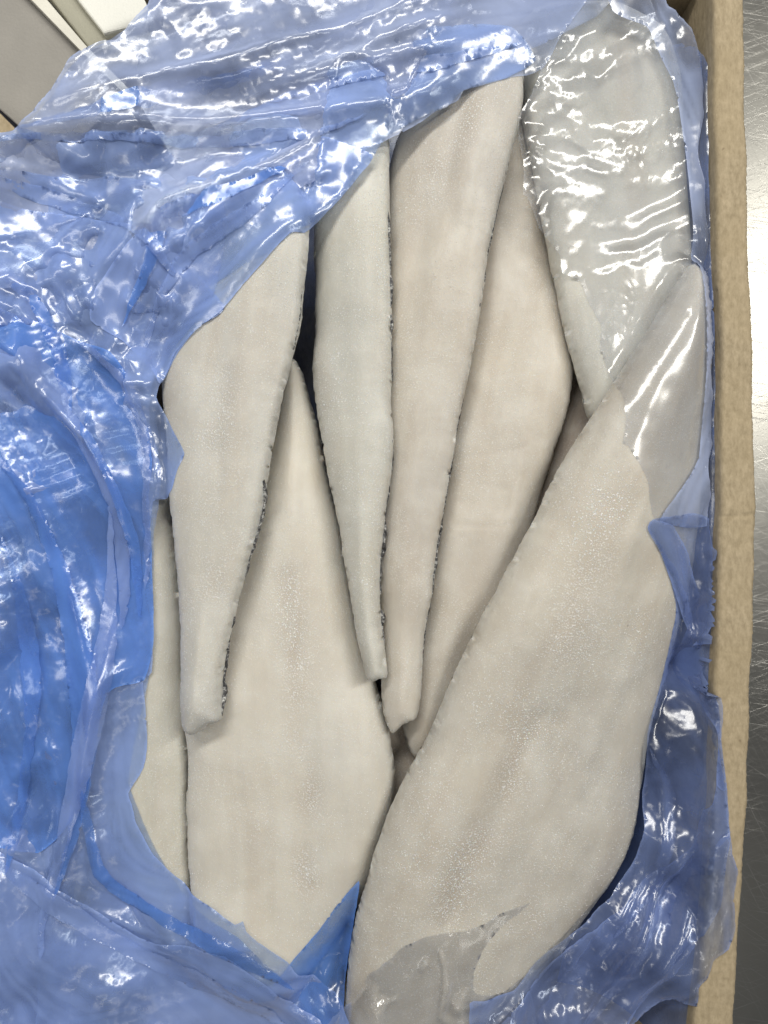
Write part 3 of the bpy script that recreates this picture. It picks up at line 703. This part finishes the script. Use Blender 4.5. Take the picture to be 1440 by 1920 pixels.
fillet('long fillet between the slender one and the one with pale cracks',
       [(850, 60), (960, 60), (972, 150), (968, 235), (950, 310), (928, 400), (910, 480), (900, 560), (882, 670), (864, 755), (848, 850), (832, 940), (818, 1020), (808, 1110), (796, 1180), (790, 1250), (785, 1315), (779, 1342), (757, 1350), (735, 1367), (719, 1330), (716, 1280), (712, 1180), (700, 1050), (698, 900), (700, 700), (710, 500), (725, 340), (742, 260), (800, 150)],
       4, 17, 34, 18, ((910, 80), (750, 1350)), tone=(.70, .64, .54), grey=(.55, .55, .57), frost=.4, tilt=(.15, 0),
       grooves=[([(870, 220), (800, 420), (770, 620)], 1.2, 6)], skin=[([(935, 370), (912, 470), (898, 560), (893, 590)], -1, .9), ([(866, 750), (832, 940), (812, 1090), (797, 1180), (790, 1260)], -1, .8)])
fillet('slender centre fillet with dark torn skin along its right edge',
       [(640, 160), (720, 180), (729, 280), (731, 400), (733, 520), (734, 620), (733, 760), (737, 830), (734, 890), (724, 960), (714, 1050), (712, 1130), (719, 1190), (725, 1235), (727, 1254), (724, 1263), (712, 1262), (700, 1268), (691, 1265), (685, 1250), (670, 1185), (652, 1085), (634, 970), (614, 885), (602, 810), (589, 745), (583, 690), (588, 620), (588, 520), (586, 440), (600, 320)],
       9, 16, 27, 19, ((690, 200), (705, 1260)), tone=(.69, .665, .575), grey=(.56, .57, .60), frost=.8, tilt=(.15, 0), nfrost=2200,
       skin=[([(716, 300), (722, 350), (726, 410), (731, 520), (733, 650), (735, 720)], -1, 1.3), ([(735, 830), (737, 850), (733, 890), (724, 950), (716, 1030), (713, 1110), (716, 1170), (722, 1210)], -1, 2.1)])
fillet('upper left fillet tapering to a squared tail, dark skin along its right edge',
       [(460, 350), (545, 350), (583, 410), (584, 460), (577, 540), (568, 620), (552, 680), (534, 760), (516, 850), (502, 940), (486, 1010), (466, 1080), (448, 1150), (434, 1215), (426, 1280), (427, 1335), (400, 1348), (371, 1365), (352, 1352), (347, 1290), (344, 1190), (334, 1070), (320, 950), (312, 850), (302, 770), (300, 690), (340, 560), (390, 400)],
       13, 18, 34, 20, ((480, 320), (390, 1350)), tone=(.74, .70, .60), grey=(.60, .61, .64), frost=.5, tilt=(.15, 0), nfrost=2400,
       grooves=[([(420, 700), (410, 900), (400, 1100)], .6, 6)],
       skin=[([(572, 560), (566, 620), (554, 670)], -1, .9), ([(504, 900), (500, 950), (484, 1015), (466, 1080)], -1, 1.9), ([(448, 1150), (434, 1215), (427, 1280), (427, 1330)], -1, 1.3)])
fillet('largest fillet, lying diagonally at the bottom right with a frosty groove down its middle',
       [(1268, 516), (1240, 555), (1190, 634), (1142, 706), (1092, 786), (1052, 850), (1012, 920), (988, 972), (946, 1050), (896, 1142), (842, 1258), (802, 1355), (760, 1430), (730, 1490), (706, 1560), (690, 1620), (668, 1700), (654, 1790), (648, 1870), (650, 2000), (780, 2020), (900, 1960), (1010, 1850), (1090, 1750), (1160, 1650), (1196, 1570), (1208, 1480), (1222, 1380), (1250, 1260), (1276, 1170), (1304, 1040), (1318, 900), (1322, 760), (1316, 640), (1294, 540)],
       1, 31, 58, 21, ((1260, 640), (760, 1960)), tone=(.70, .645, .54), frost=.7, lump=1.5, nfrost=5000, tilt=(-0.09, 0.055),
       grooves=[([(1010, 1350), (950, 1480), (880, 1600), (840, 1720)], 2.2, 7), ([(1120, 960), (1060, 1200)], .8, 8)])
#@BAG
LEFT = [(-150, 200, 30), (-60, 700, 32), (-60, 1200, 30), (-60, 1700, 26), (100, 400, 24), (100, 800, 20), (100, 1200, 16), (100, 1600, 14), (230, 700, 18), (250, 1100, 8), (250, 1500, 6),
        (300, 1700, 2), (450, 1900, 2), (100, 1900, 20), (650, 1950, 8), (0, 250, 36), (200, 150, 40), (400, 50, 40), (800, 0, 38), (1100, -40, 30), (400, 300, 32), (700, 200, 30), (1235, 20, 24), (1280, 90, 18), (1325, 200, 21), (1315, 450, 22), (1330, 700, 22), (1335, 900, 22), (1290, 500, 14),
        (950, 1960, 22), (1200, 1950, 18), (1330, 1800, 34), (1375, 1600, 34), (1370, 1700, 34), (1300, 1600, 14), (1240, 1500, 2), (1230, 1650, 6), (1100, 1850, 14), (1335, 1300, 25), (1300, 1150, 8), (1270, 1250, -10), (1340, 1000, 22), (1338, 1150, 23), (1348, 1420, 29), (1358, 1500, 32), (560, 1850, 2), (640, 1760, 0)]
ply('torn_top_film', [(1016, 118), (1008, 150), (990, 190), (974, 222), (976, 262), (984, 300), (984, 340), (982, 362), (990, 366), (1003, 398), (1012, 425), (1040, 460), (1052, 480), (1055, 512), (1088, 528), (1105, 572), (1128, 615), (1126, 655), (1140, 690), (1150, 722), (1166, 742), (1172, 790), (1168, 832), (1180, 838), (1196, 862), (1214, 900), (1220, 940), (1228, 975), (1290, 985), (1318, 960), (1330, 850), (1330, 700), (1322, 560), (1306, 420), (1296, 300), (1282, 160), (1262, 90), (1230, 20), (1200, -60), (1000, -60), (960, 100)],
    LEFT, M_CLEAR, 21, 0.5, amp=1.5, comp=0.027, strokes=.5, iters=60, lift=0.6, fine=.3, edge_jag=.5, env=3.0, cling=.3, label='clear torn film clinging to the top right fillet')
ply('right_edge_ply', [(1120, -60), (1150, 20), (1215, 50), (1262, 150), (1288, 300), (1300, 420), (1316, 560), (1322, 700), (1310, 860), (1236, 976), (1330, 985), (1342, 800), (1338, 600), (1332, 400), (1328, 250), (1326, 130), (1311, 92), (1297, 50), (1253, 5), (1225, -60)],
    LEFT, M_PALEB, 20, 0.1, amp=1.0, comp=.02, strokes=.4, crum=.4, env=3.0, edge_jag=.12)
ply('bottom_film', [(600, 1990), (640, 1900), (690, 1832), (735, 1795), (760, 1772), (800, 1756), (850, 1745), (872, 1738), (905, 1722), (940, 1700), (990, 1689), (952, 1714), (925, 1742), (902, 1770), (885, 1818), (888, 1862), (920, 1868), (960, 1856), (990, 1840), (1000, 1990)],
    LEFT, M_CLEAR, 22, -0.4, amp=2.6, comp=0.034, strokes=1.3, iters=60, lift=1.5, env=3.0, cling=1.0, crum=1.6, label='clear film bunched over the largest fillet at the bottom')
for A_, B_, wd_ in ((LW[0], LW[1], 7), (LW[1], np.array((190, LW[1][1])), 9)):
    tv_ = (B_-A_)/np.linalg.norm(B_-A_); rx, ry = GX-A_[0], GY-A_[1]; al_ = rx*tv_[0]+ry*tv_[1]; ac_ = -rx*tv_[1]+ry*tv_[0]
    S = np.where((al_ > -8) & (al_ < np.linalg.norm(B_-A_)+14) & (ac_ > -3.5) & (ac_ < 17), np.maximum(S, WT-2 if wd_ == 9 else -8), S)
S = np.where((GX > wx_in[:, None]-.5) & (GX < wx_out[:, None]+.5), np.maximum(S, WT+.5), S)
ply('wedge_film', [(673, 1652), (668, 1700), (655, 1780), (646, 1850), (644, 1920), (660, 1990), (500, 1990), (500, 1870), (546, 1806), (585, 1760), (630, 1700)], LEFT, M_FILM2, 23, 0.9, amp=1.4, comp=0.030, strokes=.6, env=2.5)
ply('lower_right_film', [(1214, 992), (1222, 974), (1260, 968), (1300, 962), (1332, 975), (1340, 1060), (1330, 1160), (1328, 1250), (1338, 1320), (1350, 1390), (1360, 1460), (1366, 1540), (1374, 1600), (1382, 1630), (1376, 1680), (1378, 1740), (1366, 1780), (1338, 1800), (1326, 1835), (1310, 1850), (1306, 1880), (1285, 1884), (1262, 1876), (1235, 1884), (1205, 1905), (1180, 1935), (1150, 1975), (900, 2000), (880, 1880), (920, 1872), (962, 1858), (985, 1830), (1010, 1800), (1060, 1762), (1110, 1722), (1150, 1680), (1190, 1620), (1210, 1555), (1208, 1480), (1215, 1380), (1238, 1290), (1256, 1210), (1268, 1140), (1256, 1085), (1240, 1035)],
    LEFT, M_LOW, 24, 0.15, amp=4.9, comp=0.030, strokes=1.0, env=2.5, edge_jag=.35)
ply('lower_right_fold', [(1368, 1560), (1350, 1700), (1290, 1800), (1240, 1850), (1150, 1960), (1080, 1990), (880, 1990), (990, 1860), (1080, 1765), (1160, 1715), (1210, 1650), (1290, 1600), (1340, 1480), (1345, 1400)],
    LEFT, M_LOW, 25, 0.6, amp=2.5, comp=0.023, strokes=1.0, env=2.5, noff=6)
ply('twisted_edge', [(1214, 990), (1225, 975), (1262, 985), (1290, 1040), (1310, 1120), (1326, 1210), (1340, 1300), (1352, 1380), (1362, 1480), (1340, 1470), (1326, 1360), (1308, 1270), (1290, 1180), (1262, 1100), (1240, 1040)],
    LEFT, M_LOW, 26, 0.3, amp=1.5, comp=0.023, strokes=1.0, env=2.5)
ply('top_back_ply', [(-170, 330), (30, 244), (70, 208), (95, 178), (122, 134), (155, 96), (196, 78), (240, 48), (282, 2), (330, -70), (700, -90), (1180, -70), (1120, 30), (1000, 90), (860, 130), (700, 200), (400, 330), (-170, 480)], LEFT, M_PALEB, 30, 0.55, hem=-.5, crum=.5, amp=1.2, comp=0.015, strokes=.5, env=4, noff=8)
ply('top_ply', [(-170, 340), (-60, 262), (20, 242), (60, 206), (85, 175), (113, 130), (130, 108), (150, 90), (190, 72), (215, 70), (235, 43), (275, 0), (320, -70), (700, -90), (1125, -70), (1100, 0), (1050, 70), (1018, 128), (945, 148), (900, 155), (870, 168), (858, 188), (820, 205), (770, 238), (722, 262), (690, 275), (600, 330), (400, 440), (200, 520), (-170, 540)],
    LEFT, M_PALEB, 31, 0.35, crum=.5, amp=1.5, comp=0.019, strokes=.9, env=4)
ply('top_fold', [(-170, 320), (20, 250), (110, 254), (350, 252), (450, 212), (560, 170), (650, 118), (800, 50), (960, 50), (1004, 112), (946, 148), (868, 170), (838, 200), (800, 215), (722, 258), (700, 292), (650, 350), (590, 414), (545, 437), (500, 472), (300, 580), (-170, 620)],
    LEFT, M_FILM, 32, -0.25, hem=-.5, crum=1.5, amp=2.6, comp=0.027, strokes=.8, noff=10, env=4)
ply('left_back_ply', [(-170, 400), (200, 330), (420, 380), (400, 560), (290, 700), (280, 900), (282, 1250), (240, 1470), (340, 1670), (450, 1760), (560, 1850), (660, 1990), (-170, 2000)], LEFT, M_FILM, 29, -0.35, hem=-.5, crum=1.5, amp=1.5, comp=.02, strokes=.5, env=4, noff=10)
ply('left_ply', [(-170, 420), (100, 400), (300, 440), (420, 575), (370, 614), (335, 660), (300, 720), (292, 745), (308, 775), (322, 802), (346, 850), (334, 880), (325, 915), (312, 935), (285, 940), (280, 1010), (287, 1180), (284, 1262), (268, 1275), (272, 1330), (276, 1400), (268, 1440), (240, 1487), (248, 1510), (255, 1545), (285, 1600), (350, 1665), (400, 1705), (440, 1735), (455, 1728), (462, 1748), (500, 1778), (540, 1805), (562, 1830), (640, 1880), (700, 1990), (-170, 2000)],
    LEFT, M_FILM, 34, 0.12, crum=1.5, amp=4.9, comp=0.023, strokes=.9, env=4)
ply('left_inner_ply', [(-170, 560), (60, 600), (150, 640), (205, 660), (250, 720), (276, 800), (284, 870), (278, 935), (282, 1000), (288, 1200), (270, 1275), (200, 1300), (160, 1500), (70, 1600), (-170, 1500)], LEFT, M_FILM2, 35, -0.5, crum=1.5, amp=4.6, comp=0.030, strokes=.9, noff=8)
ply('left_flap', [(602, 258), (650, 270), (700, 293), (660, 345), (625, 385), (600, 410), (570, 437), (545, 435), (500, 480), (450, 540), (415, 580), (370, 615), (330, 660), (300, 722), (290, 700), (230, 640), (170, 600), (180, 540), (290, 405), (360, 380), (430, 355), (520, 315)], LEFT, M_FILM, 37, 0.8, crum=1.5, amp=2.2, comp=0.023, strokes=.8, noff=5, droop=3)
ply('bottom_left_ply', [(-170, 1540), (60, 1630), (160, 1700), (260, 1760), (350, 1775), (420, 1795), (500, 1850), (560, 1890), (620, 1940), (640, 1990), (-170, 2000)], LEFT, M_FILM, 41, -0.3, crum=1.5, amp=3.0, comp=0.023, strokes=1.0, noff=6, droop=3)
PLEATS = [
 ([(-40, 640), (60, 705), (150, 810), (215, 950), (232, 1080), (228, 1180)], 34, 0), ([(70, 735), (150, 800), (205, 900), (250, 1020), (262, 1160)], 22, 1),
 ([(140, 630), (230, 715), (280, 840), (280, 980), (272, 1110)], 26, 0), ([(-20, 840), (60, 945), (115, 1080), (150, 1240), (158, 1400), (138, 1560), (95, 1700)], 44, 1),
 ([(205, 950), (208, 1100), (192, 1250), (155, 1420), (112, 1600), (80, 1730), (75, 1800)], 40, 0), ([(0, 1000), (45, 1150), (60, 1320), (40, 1500), (10, 1640)], 30, 1),
 ([(-40, 1590), (90, 1690), (240, 1780), (400, 1855), (540, 1925)], 38, 0), ([(150, 1480), (190, 1640), (300, 1720), (450, 1800), (560, 1860)], 30, 1),
 ([(-40, 262), (180, 256), (380, 262), (600, 248), (700, 205)], 26, 0), ([(610, 262), (520, 318), (430, 355), (310, 405), (280, 490), (225, 620)], 30, 0), ([(580, 300), (460, 400), (360, 470), (300, 560), (265, 680)], 26, 1),
 ([(20, 240), (160, 205), (310, 168), (450, 140), (600, 80), (760, 20)], 34, 1), ([(-40, 330), (120, 380), (260, 430), (330, 520)], 30, 0), ([(-30, 480), (60, 560), (110, 660), (130, 780)], 30, 1),
 ([(500, 190), (680, 140), (850, 110), (980, 80)], 24, 0), ([(1230, 1010), (1280, 1110), (1306, 1220), (1322, 1330), (1340, 1430)], 18, 0), ([(1370, 1560), (1285, 1640), (1230, 1740), (1160, 1850), (1080, 1940)], 34, 1), ([(1215, 1400), (1262, 1500), (1240, 1640), (1150, 1760)], 22, 0),
]
for k, (pts, wd, side) in enumerate(PLEATS):
    q = catmull(pts, 14, closed=False); m = len(q); t = np.gradient(q, axis=0); t /= np.linalg.norm(t, axis=1)[:, None]; no = np.stack([-t[:, 1], t[:, 0]], -1)
    r = np.random.default_rng(400+k); u = np.linspace(0, 1, m); ww = wd*(np.sin(np.pi*u)**.7)*(1+.25*np.sin(u*9+k))
    A = q+no*(ww*.5)[:, None]+r.normal(0, 1.2, q.shape); B = q-no*(ww*.5)[:, None]+r.normal(0, 1.2, q.shape)
    pl = np.concatenate([A, B[::-1][1:-1]])
    ply('pleat', pl, LEFT, M_LOW if k > 14 else (M_FILM, M_FILM2)[k % 2], 60+k, 0.3*k, amp=1.2, comp=.02, strokes=.5, crum=.5, noff=0, droop=2.2, iters=30, env=2.5, lift=.6, hem=-.3)
